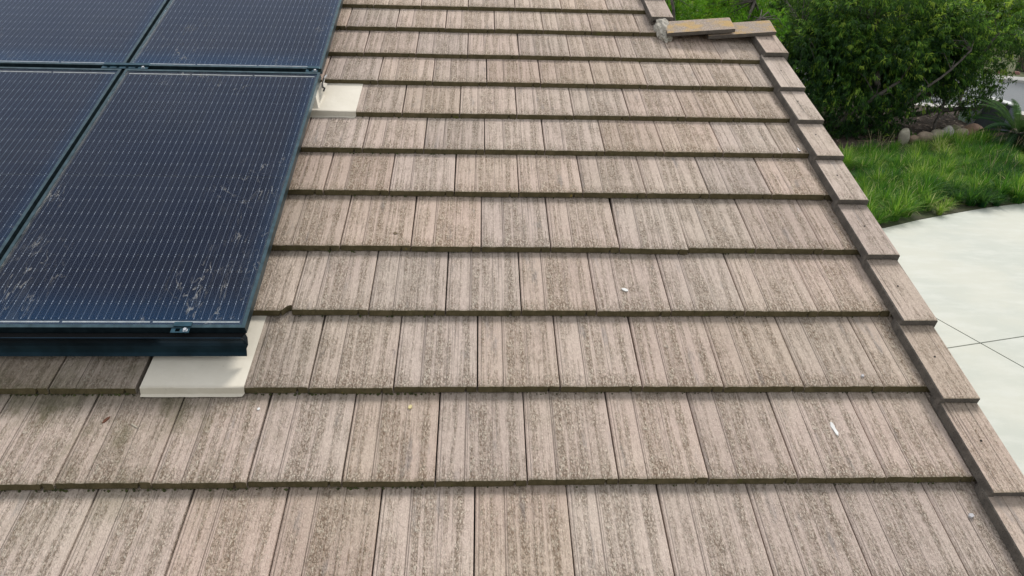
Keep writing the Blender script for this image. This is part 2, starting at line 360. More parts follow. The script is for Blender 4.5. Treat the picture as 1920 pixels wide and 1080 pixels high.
# bed edge follows the drive
edge_pts = [(2, 10.2), (5, 10.6), (8, 11.15), (10.04, 11.8), (11.11, 12.34), (12.37, 12.87), (13.41, 13.28), (14.42, 13.59), (17, 14.1), (21, 14.6), (26, 15)]
sheet('planting_bed', edge_pts+[(26, 19.5), (20, 20.9), (18.2, 20.6), (14.5, 19.3), (12, 18.3), (2, 17)], .012, M_SOIL, .35, label='dark soil of the grass bed beside the driveway')
sheet('mulch_bed', [(2, 17), (12, 18.3), (14.5, 19.3), (18.2, 20.6), (20, 20.9), (26, 19.5), (27, 21.5), (24, 23.2), (21, 25.2), (17, 27), (2, 30)], .06, M_MULCH, .35, label='brown bark mulch under the big bush')
rd = Vector((.88, -.475)).normalized(); rn = Vector((.475, .88)).normalized()
def strip(d0, d1, z, name, mat, label, thick=.3):
    c = Vector((27.9, 33.3)); A = c+rn*d0; B = c+rn*d1
    return sheet(name, [tuple(A-rd*60), tuple(A+rd*60), tuple(B+rd*60), tuple(B-rd*60)], z, mat, thick, label)
strip(-9.6, -.02, .0, 'street', M_ROAD, 'grey street surface beyond the bushes')
strip(.0, 1.5, .13, 'pavement', M_KERB, 'pale kerb and pavement on the far side of the street')
strip(-10.9, -9.62, .05, 'near_pavement', M_KERB, 'pale pavement strip between bed and street')
strip(1.52, 60, .12, 'lawn', M_EARTH, 'far lawn and ground across the street')

# ------------------------------------------------------------------ house
house = empty('house', 'single storey house under a grey brown flat concrete tile roof', 'house')
rb = MB()
def slab(us, vs_, n=-.075, th=.05): rb.box(us[0], us[1], vs_[0], vs_[1], n-th, n)
slab((-6, 2.50), (-1.55, 4.6)); slab((2.502, 3.20), (-1.55, 3.15))
roof = rb.build('roof', M_DECK, house); roof.location = (0, 0, Z0); roof.rotation_euler = RR
# back slopes, walls, fascia
yr, zr = RP(0, 4.62, -.03)[1:]; yr2, zr2 = RP(0, 3.16, -.03)[1:]; t = math.tan(PITCH); ye_ = RP(0, -1.5)[1]
bs = MB()
for (xa, xb, yy, zz, dd) in ((-6, 2.60, yr, zr, 6.0), (2.602, 3.24, yr2, zr2, 3.2)):
    bs.add([(xa, yy, zz), (xb, yy, zz), (xb, yy+dd, zz-dd*t), (xa, yy+dd, zz-dd*t), (xa, yy, zz-.1), (xb, yy, zz-.1), (xb, yy+dd, zz-dd*t-.1), (xa, yy+dd, zz-dd*t-.1)],
           [(0, 1, 2, 3), (7, 6, 5, 4), (0, 4, 5, 1), (1, 5, 6, 2), (2, 6, 7, 3), (3, 7, 4, 0)])
bs.build('back_slope', M_CAP, house)
M_STUCCO = simple('cream_stucco', (.55, .50, .42), .9, 0, .06, 3, .2); M_WOOD = simple('brown_fascia', (.12, .09, .07), .6)
def prism(xa, xb, prof, name, mat):
    b = MB(); n = len(prof); b.add([(xa, y, z) for y, z in prof]+[(xb, y, z) for y, z in prof], [tuple(range(n))[::-1], tuple(range(n, 2*n))]+[(i, (i+1) % n, (i+1) % n+n, i+n) for i in range(n)])
    return b.build(name, mat, house)
def zt(v): p = RP(0, v, -.16); return (p[1], p[2])
prism(-5.8, 2.28, [(zt(-1.1)[0], 0), (yr+5, 0), (yr+5, zr-5*t-.25), zt(4.5), zt(-1.1)], 'wall', M_STUCCO)
prism(2.282, 2.85, [(zt(-1.1)[0], 0), (yr2+2.6, 0), (yr2+2.6, zr2-2.6*t-.25), zt(3.1), zt(-1.1)], 'wall', M_STUCCO)
prism(3.15, 3.19, [zt(-1.5), (zt(-1.5)[0], zt(-1.5)[1]-.16), (zt(3.1)[0], zt(3.1)[1]-.16), zt(3.1)], 'fascia', M_WOOD)

# ------------------------------------------------------------------ roof tiles
LEN, TH = .405, .0275
def tile_bm(x0, x1, seed, chip=False, depth=LEN):
    r = random.Random(seed); b = MB()
    base = [.0025, .007, .03, .055, .08, .097, .0985, .1005, .102, .13, .16, .19, .22, .25, .264, .27, .276, .295, .3065, .3112]
    zs = {.0025: -.0045, .0985: -.0012, .1005: -.0012, .3112: -.0025}
    xs = [x for x in base if x0-.0005 <= x <= x1+.0005]
    if x1 < .3112-.001: xs.append(x1)
    n = len(xs); v = []; jy = 0
    def fy(x):
        if chip and x > .2765: k = (x-.2765)/.0347; return .034*math.sqrt(max(0, k))
        return 0
    F0 = [(x, fy(x)+r.uniform(-.0016, .0016), zs.get(x, 0)-r.uniform(0, .0012)-.001) for x in xs]
    F1 = [(x, fy(x)+.006+r.uniform(0, .003), zs.get(x, 0)+.0) for x in xs]
    HD = [(x, depth, zs.get(x, 0)) for x in xs]
    BT = [(x, fy(x)-.0075+r.uniform(.0, .0025)+(.010 if x == .27 else 0), -TH+(.006 if x == .27 else 0)+r.uniform(0, .001)) for x in xs]
    BH = [(x, depth, -TH) for x in xs]
    v = F0+F1+HD+BT+BH
    f = []; mi = []
    for i in range(n-1):
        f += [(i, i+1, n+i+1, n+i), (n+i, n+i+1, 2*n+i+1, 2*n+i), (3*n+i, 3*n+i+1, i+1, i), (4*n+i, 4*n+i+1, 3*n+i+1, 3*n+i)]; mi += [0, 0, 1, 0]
    f += [(3*n, 0, n, 2*n, 4*n)]; mi += [0]
    e = n-1; f += [(3*n+e, 4*n+e, 2*n+e, n+e, e)]; mi += [0]
    b.v = v; b.f = f; b.m = mi
    return b
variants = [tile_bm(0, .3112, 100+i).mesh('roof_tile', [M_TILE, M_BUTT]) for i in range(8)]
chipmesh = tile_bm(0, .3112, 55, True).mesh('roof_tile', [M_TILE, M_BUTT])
ROWV = {-2: -.735, -1: -.368, 0: 0, 1: .3777, 2: .7569, 3: 1.1313, 4: 1.5125, 5: 1.8478, 6: 2.1691, 7: 2.4908, 8: 2.7978, 9: 3.1173, 10: 3.415, 11: 3.73, 12: 4.04, 13: 4.32}
ROWO = {-4: .8, -3: .4, -2: .86, -1: .36, 0: -.069, 1: .379, 2: -.048, 3: .417, 4: -.001, 5: .467, 6: .033, 7: .509, 8: .141, 9: .672, 10: .12, 11: .60, 12: .1, 13: .5}
ROWV[-3] = -1.10; ROWV[-4] = -1.46
TILT = -math.atan(.029/.348)
rest = []
def put_tile(me, u, v, rz=0, dn=0):
    o = bpy.data.objects.new('roof_tile', me); link(o, roof)
    o.location = (u, v, dn); o.rotation_euler = (TILT, 0, rz); return o
count = 0
for row in sorted(ROWV):
    v0, off = ROWV[row], ROWO[row]; umax = 3.175 if row <= 8 else 2.56
    for i in range(-20, 12):
        u0 = (i+off)*TW
        if u0 < -6 or u0 > umax-.03: continue
        if row == 1 and abs(u0-.119) < .02: continue
        if row == 6 and .30 < u0 < .36: continue
        under = -1.75 < u0 < -.05 and .62 < v0 < 4.2
        r = random.Random(row*100+i)
        dv, dn, rz = r.uniform(-.0022, .0022), r.uniform(-.001, .001), math.radians(r.uniform(-.25, .25))
        if row == 3 and abs(u0-(6+.417)*TW) < .01: dv = -.004; rz = math.radians(-1.1)
        if row == -4 or u0 < -1.75 or under or (row <= -3 and u0 < -.4) or row >= 12:
            rest.append((u0, v0+dv, dn, rz, r.randrange(8), min(.3112, umax-u0))); continue
        w_ = umax-u0
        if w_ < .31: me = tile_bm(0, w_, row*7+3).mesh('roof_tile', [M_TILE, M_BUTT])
        elif row == 2 and i == 1: me = chipmesh
        else: me = variants[r.randrange(8)]
        put_tile(me, u0, v0+dv, rz, dn); count += 1
        if row == 8 and w_ > .0: pass
rs_ = MB()
for (u0, v0, dn, rz, k, w_) in rest:
    b = tile_bm(0, w_, 100+k); M4 = Matrix.Translation((u0, v0, dn)) @ Matrix.Rotation(rz, 4, 'Z') @ Matrix.Rotation(TILT, 4, 'X')
    o_ = len(rs_.v); rs_.v += [tuple(M4 @ Vector(p)) for p in b.v]; rs_.f += [tuple(q+o_ for q in f) for f in b.f]; rs_.m += b.m
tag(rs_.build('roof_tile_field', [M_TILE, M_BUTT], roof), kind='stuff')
print('tiles', count, 'rest', len(rest))

# moss lodged in the joints and under the butts
b_ = MB(); rm = random.Random(77)
for k in range(520):
    row = rm.choice([0, 0, 0, 1, 1, 1, 1, 2, 3, 4, 5, 6]); u = rm.uniform(-.6, 3.1) if rm.random() < .45 else rm.uniform(-.6, 1.3)
    if (row >= 2 and u < .6) or (row == 1 and .11 < u < .53): continue
    q = rm.uniform(.002, .0055)*(1.3 if u < 1.2 else .8); y = ROWV[row]-.0085-rm.random()*.006; z = -.0275+rm.random()*.004
    b_.add([(u-q, y, z-.002), (u+q, y, z-.002), (u, y-q, z-.003), (u, y+q*.3, z+q*.6), (u+q*.5, y-q*.2, z+q*.4)], [(0, 2, 3), (2, 1, 4), (2, 4, 3), (1, 3, 4), (0, 3, 1)])
tag(b_.build('moss', simple('dark_moss', (.07, .08, .02), .95, 0, .4, 60), roof), kind='stuff')

# rake caps: flat top leg with a drop leg over the gable edge
def cap_mesh(seed, ln=.44, wd=.148):
    r = random.Random(seed); b = MB(); T = .024; D = .11
    # outline in x,z (counter-clockwise seen from the front)
    prof = [(.0035, 0), (wd-.006, 0), (wd, -.004), (wd+.006, -D), (wd-.02, -D), (wd-.026, -T-.002), (.018, -T), (.015, -.038), (-.003, -.038), (0, -.0035)]
    ys = [0, .006, ln-.05, ln-.015, ln]
    n = len(prof); v = []
    for k, y in enumerate(ys):
        for (x, z) in prof:
            jx = r.uniform(-.0012, .0012) if k < 2 else 0
            if k == 3 and x < .01: x += .006
            if k == 4 and x < .01: x += .02
            if k == 4 and z > -.01: z -= .006
            v.append((x+jx, y+(r.uniform(-.0015, .0015) if k == 0 else 0), z+(-.001 if k == 0 and z > -.01 else 0)))
    f = []; mi = []
    for k in range(len(ys)-1):
        for j in range(n):
            a, c = k*n+j, k*n+(j+1) % n; f.append((c, a, a+n, c+n)); mi.append(0 if j in (0, 1) else 1)
    f.append((0, 9, 8, 7, 6)); mi.append(1); f.append((0, 6, 5, 1)); mi.append(1); f.append((1, 5, 4, 3, 2)); mi.append(1)
    e = (len(ys)-1)*n; f.append(tuple(e+j for j in range(n))); mi.append(0)
    b.v, b.f, b.m = v, f, mi
    return b
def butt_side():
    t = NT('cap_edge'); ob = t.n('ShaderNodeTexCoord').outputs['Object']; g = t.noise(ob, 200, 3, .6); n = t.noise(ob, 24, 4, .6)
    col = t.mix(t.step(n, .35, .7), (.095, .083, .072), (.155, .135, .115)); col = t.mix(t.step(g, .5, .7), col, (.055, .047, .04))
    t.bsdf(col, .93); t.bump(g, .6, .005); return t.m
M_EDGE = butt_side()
caps = [cap_mesh(300+i).mesh('rake_tile', [M_CAP, M_EDGE]) for i in range(4)]
M_HOLE = simple('nail_hole', (.02, .018, .015), .9)
def put_cap(u, v, n, ang, rz=0, k=0):
    o = bpy.data.objects.new('rake_tile', caps[k % 4]); link(o, roof); o.location = (u, v, n); o.rotation_euler = (ang, 0, rz); return o
capv = {-4: -1.56, -3: -1.19, -2: -.82, -1: -.455, 0: -.085, 1: .288, 2: .665, 3: 1.045, 4: 1.42, 5: 1.765, 6: 2.085, 7: 2.41, 8: 2.80}
nail = MB(); nail.tube([(0, 0, 0), (0, 0, .0015)], .0042, 8)
nail_me = nail.mesh('nail_hole', M_HOLE)
for k, (rw, v) in enumerate(sorted(capv.items())):
    ang = -math.atan(.030/.37); j = random.Random(rw).uniform
    u = 3.116+j(-.003, .003)+(.02 if rw == 8 else 0)
    put_cap(u, v, .050, ang, math.radians(j(-.4, .4)), k)
    h = link(bpy.data.objects.new('nail_hole', nail_me), roof); h.location = (u+.068, v+.205, .050+.0006-.205*.081); h.rotation_euler = (ang, 0, 0)
for k in range(5):
    v = 3.225+k*.315
    put_cap(2.492, v, .052, -math.atan(.030/.32), 0, k+1)
# filler course under the rake caps so that no gap opens to the deck
# short ridge and main ridge: V tiles, near leg lies along our slope
def ridge_mesh(seed, ln=.43, leg=.150):
    r = random.Random(seed); b = MB(); T = .024; d = math.pi-2*PITCH
    # profile in v,n: far leg folded down the back slope
    c2, s2 = math.cos(-2*PITCH), math.sin(-2*PITCH)
    prof = [(-leg, 0), (0, 0), (leg*c2, leg*s2), (leg*c2-T*.2, leg*s2-T), (0, -T*1.1), (-leg, -T)]
    n = len(prof); xs = [0, .01, ln-.008, ln]; v = []
    for k, x in enumerate(xs):
        for (a, z) in prof:
            q = r.uniform(-.0015, .0015) if k in (0, 3) else 0
            v.append((x+q, a, z-(.003 if k in (0, 3) and z > -.02 and a > -leg-.01 and z == 0 else 0)))
    f = []; mi = []
    for k in range(3):
        for j in range(n):
            a, c = k*n+j, k*n+(j+1) % n; f.append((a, c, c+n, a+n)); mi.append(1 if j in (5, 2) else 0)
    f += [tuple(range(n))[::-1], tuple(3*n+j for j in range(n))]; mi += [1, 1]
    b.v, b.f, b.m = v, [tuple(reversed(q)) for q in f], mi; return b
rmesh = [ridge_mesh(500+i).mesh('ridge_tile', [M_LICHEN, M_EDGE]) for i in range(3)]
for k, (u, n0) in enumerate(((2.565, .043), (2.835, .030))):
    o = link(bpy.data.objects.new('ridge_tile', rmesh[k % 3]), roof); o.location = (u, 3.178, n0); o.rotation_euler = (0, -math.atan(.036/.40), 0); o['label'] = ('left', 'right')[k]+' one of the two orange lichened ridge tiles'
rmesh2 = [ridge_mesh(600+i).mesh('ridge_tile', [M_CAP, M_EDGE]) for i in range(3)]
for k in range(22):
    o = link(bpy.data.objects.new('ridge_tile', rmesh2[k % 3]), roof); o.location = (-5.9+k*.375, 4.64, .03); o.rotation_euler = (0, -.07, 0)
# mortar plug at the step
bm = bmesh.new(); bmesh.ops.create_icosphere(bm, subdivisions=4, radius=1)
for v in bm.verts:
    d = 1+.28*noise.noise(v.co*2.2)+.10*noise.noise(v.co*7); v.co = Vector((v.co.x*.052*d, v.co.y*.11*d, v.co.z*.042*d))
me = bpy.data.meshes.new('mortar'); bm.to_mesh(me); bm.free(); me.materials.append(M_MORTAR)
o = link(bpy.data.objects.new('mortar', me), roof); o.location = (2.568, 3.135, .006); o.rotation_euler = (.15, 0, .1)

# ------------------------------------------------------------------ solar panels
PW, PL, PN = 1.045, 1.795, .120
def panel(u, v, label):
    t = empty('solar_panel', label, 'solar panel', RP(u, v, PN), RR, 'black solar panels in the roof array')
    f = MB(); L_ = .014; H = .033
    f.box(0, L_, 0, PL, -H, 0); f.box(PW-L_, PW, 0, PL, -H, 0); f.box(L_, PW-L_, 0, L_, -H, 0); f.box(L_, PW-L_, PL-L_, PL, -H, 0)
    f.build('frame', M_FRAME, t)
    b = MB(); b.box(L_, PW-L_, L_, PL-L_, -.0105, -.0085); b.build('backsheet', M_BACK, t)
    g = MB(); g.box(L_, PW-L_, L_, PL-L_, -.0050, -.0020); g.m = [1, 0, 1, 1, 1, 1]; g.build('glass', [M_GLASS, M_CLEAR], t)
    px, py = .1665, .0852; x0 = (PW-6*px)/2; y0 = (PL-20*py-.004)/2
    for i in range(6):
        for j in range(20):
            o = link(bpy.data.objects.new('solar_cell', cellme), t); o.location = (x0+px*(i+.5), y0+py*(j+.5)+(.004 if j > 9 else 0), -.0070)
    for e in (y0-.013, PL-y0+.009):
        for i in range(3):
            o = link(bpy.data.objects.new('tab_ribbon', ribme), t); o.location = (x0+px*(2*i+1), e, -.0074)
    return t
c = MB(); hx, hy, k_ = .0825, .0419, .006
c.v = [(-hx+k_, -hy, 0), (hx-k_, -hy, 0), (hx, -hy+k_, 0), (hx, hy, 0), (-hx, hy, 0), (-hx, -hy+k_, 0)]; c.f = [(0, 1, 2, 3, 4, 5)]; c.m = [0]; cellme = c.mesh('solar_cell', M_CELL)
c = MB(); c.box(-.161, .161, -.001, .0055, 0, .0003); ribme = c.mesh('tab_ribbon', M_RIBBON)
ux, gap = .502, .020
u1 = ux-PW; u2 = u1-gap-PW; v1 = .566; v2 = v1+PL+.038
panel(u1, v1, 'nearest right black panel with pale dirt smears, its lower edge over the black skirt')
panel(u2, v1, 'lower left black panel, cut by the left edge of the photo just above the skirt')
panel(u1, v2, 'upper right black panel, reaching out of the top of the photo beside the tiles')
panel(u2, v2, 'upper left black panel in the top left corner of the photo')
# skirt in front of the lower edge: concave extrusion
sk = empty('array_skirt', 'long black curved metal skirt along the lower edge of the solar panels', 'panel skirt', RP(0, .527, .010), RR)
prof = []
for i in range(9):
    s_ = i/8; prof.append((-.012+.020*math.sin(PI*s_)**1.0 - .010*(1-s_), .012+.098*s_))
b = MB(); n = len(prof); XA, XB = u2-.01, .500
pts = prof+[(p[0]+.0035, p[1]) for p in reversed(prof)]; N_ = len(pts)
b.add([(XA, y, z) for y, z in pts]+[(XB, y, z) for y, z in pts], [tuple(range(N_))[::-1], tuple(range(N_, 2*N_))]+[(i, (i+1) % N_, (i+1) % N_+N_, i+N_) for i in range(N_)])
o = b.build('face', M_SKIRT, sk)
b = MB(); b.box(XA, XB-.004, .006, .11, .070, .073); b.build('gap_shade_sheet', simple('gap_shade_black', (.004, .004, .005), .95), sk)  # near-black sheet added to darken the gap between frame and skirt
b = MB(); b.add([(XB-.002, .001, .03), (XB-.002, .001, .10), (XB+.006, .020, .095), (XB+.006, .024, .070), (XB+.006, .008, .045)], [(0, 1, 2, 3, 4)]); b.add([(XB-.0045, .001, .03), (XB-.0045, .001, .10), (XB+.003, .020, .095), (XB+.003, .024, .070), (XB+.003, .008, .045)], [(4, 3, 2, 1, 0)]); b.build('end_web', M_SKIRT, sk)
b = MB(); b.box(XA, .47, .10, .14, .04, .075); b.build('rail', M_SKIRT, sk)
def bolt(parent, x, y, z, r=.007):
    b = MB(); b.tube([(0, 0, -.01), (0, 0, .003)], r, 6); b.tube([(0, 0, -.012), (0, 0, -.004)], r*1.45, 12); o = b.build('bolt', M_BOLT, parent); o.location = (x, y, z); return o
def ring_plate(b, x0, x1, y0, y1, z0, z1, holes, r):   # slotted plate: bars round each hole
    xs = [x0]+[h for h in holes]+[x1]; b.box(x0, x1, y0, y0+(y1-y0)*.22, z0, z1); b.box(x0, x1, y1-(y1-y0)*.22, y1, z0, z1)
    e = [x0]+[q for h in holes for q in (h-r, h+r)]+[x1]
    for i in range(0, len(e), 2): b.box(e[i], e[i+1], y0+(y1-y0)*.22, y1-(y1-y0)*.22, z0, z1)
def clamp(u, v, wd, label, holes, bx):
    t = empty('panel_clamp', label, 'clamp', RP(u, v, PN), RR, 'clamps holding the panels')
    b = MB(); b.box(0, wd, .0, .020, .0008, .004); b.build('lip', M_CLAMP, t)
    b = MB(); ring_plate(b, -.006, wd-.004, -.026, -.001, -.006, -.003, holes, .0085); b.build('slotted_plate', M_CLAMP, t)
    bolt(t, bx, -.013, .000); return t
clamp(.238, .570, .066, 'small slotted clamp with bright bolt on the lower panel edge above the skirt', [.018, .046], .046)
clamp(-.672, v2-.002, .245, 'long blue splice clamp where the four solar panels meet', [.03, .08, .13, .18, .215], .215)
clamp(.425, v2-.002, .064, 'short clamp with bright bolt at the right end of the gap between panels', [.018, .045], .045)
b = MB(); b.box(-1.60, .475, 2.362, 2.395, .03, .075); o = b.build('mounting_rail', M_SKIRT); o.location = (0, 0, Z0); o.rotation_euler = RR
tag(o, 'black rail hidden in the gap between upper and lower solar panels', 'rail')

# flashings
def flashing(u0, u1, v, lenv, label, hook):
    t = empty('roof_flashing', label, 'flashing', RP(u0, v, .004), (PITCH+TILT, 0, 0), 'cream metal tile flashings')
    wd = u1-u0; b = MB(); n = 10
    xs = [wd*i/n for i in range(n+1)]; r = random.Random(v)
    rows_ = []
    prof_ = [(lenv, 0), (.05, .0), (.003, 0), (-.001, -.002), (-.010, -.025), (-.021, -.029)]
    for k, (y, z) in enumerate(prof_):
        rows_.append([(x+(.004 if k == 5 and x == wd else 0)-(.012 if k == 5 and x == wd else 0), y+r.uniform(-.001, .001), z+(.0010*math.sin(x*19) if k in (1, 2) else 0)+(r.uniform(-.0015, .0015) if k == 5 else 0)) for x in xs])
    vv = [p for q in rows_ for p in q]; m_ = n+1
    ff = [(k*m_+i, (k+1)*m_+i, (k+1)*m_+i+1, k*m_+i+1) for k in range(len(prof_)-1) for i in range(n)]
    low = [(x, y+.0016 if k > 2 else y, z-.0016 if k < 4 else z) for k, q in enumerate(rows_) for (x, y, z) in q]; N2 = len(vv)
    ff2 = [tuple(reversed([i+N2 for i in f])) for f in ff]
    side = [(k*m_, k*m_+N2, (k+1)*m_+N2, (k+1)*m_) for k in range(len(prof_)-1)]+[((k+1)*m_+n, (k+1)*m_+n+N2, k*m_+n+N2, k*m_+n) for k in range(len(prof_)-1)]
    K = (len(prof_)-1)*m_; side += [(K+i, K+i+N2, K+i+1+N2, K+i+1) for i in range(n)]
    b.add(vv+low, ff+ff2+side); b.build('base_plate', M_CREAM, t, False)
    # raised weather cone with the standoff post
    hx_, hy_ = hook
    b = MB(); b.add([(hx_-.05, hy_-.10, .001), (hx_+.05, hy_-.10, .001), (hx_+.06, hy_+.05, .001), (hx_-.06, hy_+.05, .001), (hx_-.02, hy_-.005, .052), (hx_+.02, hy_-.005, .052), (hx_+.02, hy_+.03, .055), (hx_-.02, hy_+.03, .055)],
                    [(0, 1, 5, 4), (1, 2, 6, 5), (2, 3, 7, 6), (3, 0, 4, 7), (4, 5, 6, 7)]); b.build('weather_cone', M_CREAM, t)
    b = MB(); b.tube([(hx_, hy_+.012, .05), (hx_, hy_+.012, .085)], .011, 10); b.build('standoff_post', M_BOLT, t)
    return t
flashing(.136, .513, .3755, .41, 'larger cream metal flashing under the skirt at the lower right panel corner', (.20, .25))
F2 = flashing(.395, .704, 2.168, .34, 'smaller cream metal flashing beside the right panel edge near the panel gap', (.055, .12))
# folded white bracket and earth clip leaning against the upper flashing
b = MB(); b.add([(.072, .045, .004), (.100, .050, .004), (.128, .215, .050), (.098, .215, .060), (.060, .05, .0045), (.085, .215, .052)], [(0, 1, 2, 3), (4, 0, 3, 5)]); b.add([(.072, .045, .001), (.100, .050, .001), (.128, .215, .047), (.098, .215, .057)], [(3, 2, 1, 0)]); b.build('bracket', M_CREAM, F2)
b = MB(); b.tube([(.105, .20, .055), (.118, .215, .085), (.130, .225, .098)], [.006, .005, .004], 6); b.build('bolt', M_BOLT, F2)
b = MB(); b.tube([(.112, .165, .052), (.125, .150, .056), (.120, .135, .045)], .005, 6); b.tube([(.105, .19, .062), (.113, .165, .054)], .004, 6); b.build('cable_clip', simple('black_plastic', (.02, .02, .02), .5), F2)

# little marks lying on the tiles
M_DROP = simple('dropping_white', (.80, .80, .78), .8); M_LEAF = simple('dry_leaf_brown', (.13, .045, .02), .8); M_SEED = simple('seed_yellow', (.70, .60, .30), .7); M_STONE = simple('pebble_grey', (.55, .54, .56), .8)
def fleck(name, u, v, pts, mat, label, cat, n=.004, th=.0015, rz=0):
    r = [k for k in ROWV if ROWV[k] <= v]; base = ROWV[max(r)]; nn = -(v-base)*math.tan(-TILT)+n*.3
    b = MB(); m_ = len(pts); b.add([(x, y, th) for x, y in pts]+[(x*1.1, y*1.1, -.001) for x, y in pts], [tuple(range(m_))]+[(i, i+m_, (i+1) % m_+m_, (i+1) % m_) for i in range(m_)])
    o = b.build(name, mat); o.location = RP(u, v, nn+.0008); o.rotation_euler = (PITCH+TILT, 0, rz); return tag(o, label, cat)
fleck('bird_dropping', 2.693, .200, [(-.004, .028), (-.009, .010), (-.005, -.004), (-.002, -.022), (.004, -.030), (.009, -.016), (.005, .0), (.006, .014), (.002, .028)], M_DROP, 'long white bird dropping on the lower right tiles', 'bird dropping')
fleck('bird_dropping', 2.006, .880, [(-.012, .010), (-.011, .0), (.002, -.009), (.012, -.008), (.013, .001), (.003, .009)], M_DROP, 'short white bird dropping on a tile in the middle right', 'bird dropping')
fleck('fallen_leaf', .048, .252, [(-.002, -.014), (.005, -.006), (.009, .008), (.006, .018), (-.001, .012), (-.005, .0)], M_LEAF, 'tiny dark red dead leaf on the lower left tiles', 'leaf', rz=-.3)
fleck('seed', 1.128, .305, [(-.007, -.004), (0, -.009), (.006, -.003), (.007, .007), (0, .009), (-.005, .004)], M_SEED, 'small pale yellow seed near the middle of the lower roof', 'seed', th=.004)
fleck('pebble', 3.051, -.137, [(-.009, -.002), (-.002, -.008), (.009, -.003), (.008, .006), (-.003, .007)], M_STONE, 'small pale grey pebble beside the lowest rake tile', 'pebble', th=.006)
fleck('pebble', 2.878, .425, [(-.006, -.002), (0, -.006), (.006, -.001), (.004, .006), (-.003, .005)], M_STONE, 'small pale grey pebble near the right roof edge, on the second course', 'pebble', th=.006)

fleck('fallen_leaf', .159, .228, [(-.016, .008), (-.008, .002), (.010, -.008), (.016, -.010), (.004, .001), (-.008, .008)], simple('twig_pale', (.45, .40, .32), .8), 'curled pale twig on the lower left tiles right of the red leaf', 'twig')
fleck('bird_dropping', .577, .300, [(-.005, -.003), (0, -.006), (.005, -.002), (.004, .005), (-.003, .005)], M_DROP, 'tiny round white speck beside a tile joint below the larger flashing', 'bird dropping')
fleck('steel_nail', 3.075, 1.884, [(-.003, .012), (-.002, -.010), (-.009, -.014), (.010, -.015), (.002, -.010), (.001, .014)], simple('nail_steel', (.30, .30, .32), .5, .6), 'small bright steel nail lying by the right roof edge', 'nail')
fleck('seed', 1.00, 1.22, [(-.012, .0), (-.004, -.010), (.008, -.006), (.006, .002), (-.002, .004), (-.004, .010)], simple('curl_brown', (.16, .12, .07), .9), 'curled brown seed husk on a middle course left of centre', 'seed')

# ------------------------------------------------------------------ vegetation
def leaf_mat(name, stops, trans=.45, rough=.5, spec=.18):
    t = NT(name); a = t.n('ShaderNodeAttribute'); a.attribute_name = 'tint'
    col = t.ramp(a.outputs['Fac'], stops)
    d = t.bsdf(col, rough, Specular_IOR_Level=spec)
    tl = t.n('ShaderNodeBsdfTranslucent'); t.set(tl.inputs['Color'], t.mix(.5, col, (.14, .24, .02), 'ADD'))
    mx_ = t.n('ShaderNodeMixShader'); mx_.inputs[0].default_value = trans; t.set(mx_.inputs[1], d.outputs[0]); t.set(mx_.inputs[2], tl.outputs[0])
    t.t.links.new(mx_.outputs[0], t.out.inputs['Surface']); return t.m
M_LF1 = leaf_mat('dark_leaf', [(0, (.010, .034, .016)), (.42, (.030, .082, .026)), (.70, (.11, .25, .04)), (1, (.36, .48, .07))], .42)
M_LF2 = leaf_mat('feather_leaf', [(0, (.03, .10, .010)), (.5, (.085, .26, .015)), (.85, (.22, .40, .03)), (1, (.42, .36, .05))], .4)
M_LF3 = leaf_mat('yellow_green_leaf', [(0, (.03, .085, .010)), (.5, (.12, .26, .015)), (1, (.36, .44, .05))], .4)
M_GRASS = leaf_mat('grass_blade', [(0, (.010, .052, .018)), (.28, (.026, .115, .018)), (.52, (.085, .24, .022)), (.78, (.28, .40, .06)), (1, (.62, .58, .30))], .35, .5, .12)
M_BARK = simple('grey_bark', (.12, .105, .09), .9, 0, .3, 12, .6); M_TWIG = simple('twig_grey', (.17, .15, .13), .9)

def leaves(cent, dirs, per, ln, wd, droop, seed, spread=1.0, tint0=None):
    """lanceolate leaves set round twig ends; returns verts, tri faces, tint"""
    r = np.random.default_rng(seed); n = len(cent)*per
    c = np.repeat(cent, per, 0); d = np.repeat(dirs, per, 0)
    along = r.uniform(-1, .25, (n, 1))*ln*1.6*spread
    base = c+d*along+r.normal(0, ln*.12, (n, 3))
    rnd = r.normal(0, 1, (n, 3)); rnd /= np.linalg.norm(rnd, axis=1, keepdims=True)
    ax = d*.75+rnd*.9+np.array([0, 0, -1.0])*droop; ax /= np.linalg.norm(ax, axis=1, keepdims=True)
    side = np.cross(ax, np.array([0, 0, 1.0])+r.normal(0, .35, (n, 3))); side /= np.linalg.norm(side, axis=1, keepdims=True)+1e-9
    L_ = ln*r.uniform(.6, 1.25, (n, 1)); W_ = wd*r.uniform(.7, 1.2, (n, 1)); up = np.cross(side, ax)
    mid = base+ax*L_*.45+up*L_*.06; tip = base+ax*L_+np.array([0, 0, -1.0])*L_*.22*droop
    V = np.stack([base, mid+side*W_*.5, tip, mid-side*W_*.5], 1).reshape(-1, 3)
    i = np.arange(n)[:, None]*4; F = np.concatenate([i+[0, 1, 2], i+[0, 2, 3]], 1).reshape(-1, 3)
    t0 = np.repeat(tint0 if tint0 is not None else r.uniform(0, 1, len(cent)), per)
    tint = np.clip(t0+r.normal(0, .10, n), 0, 1)
    return V, F, np.repeat(tint, 4)
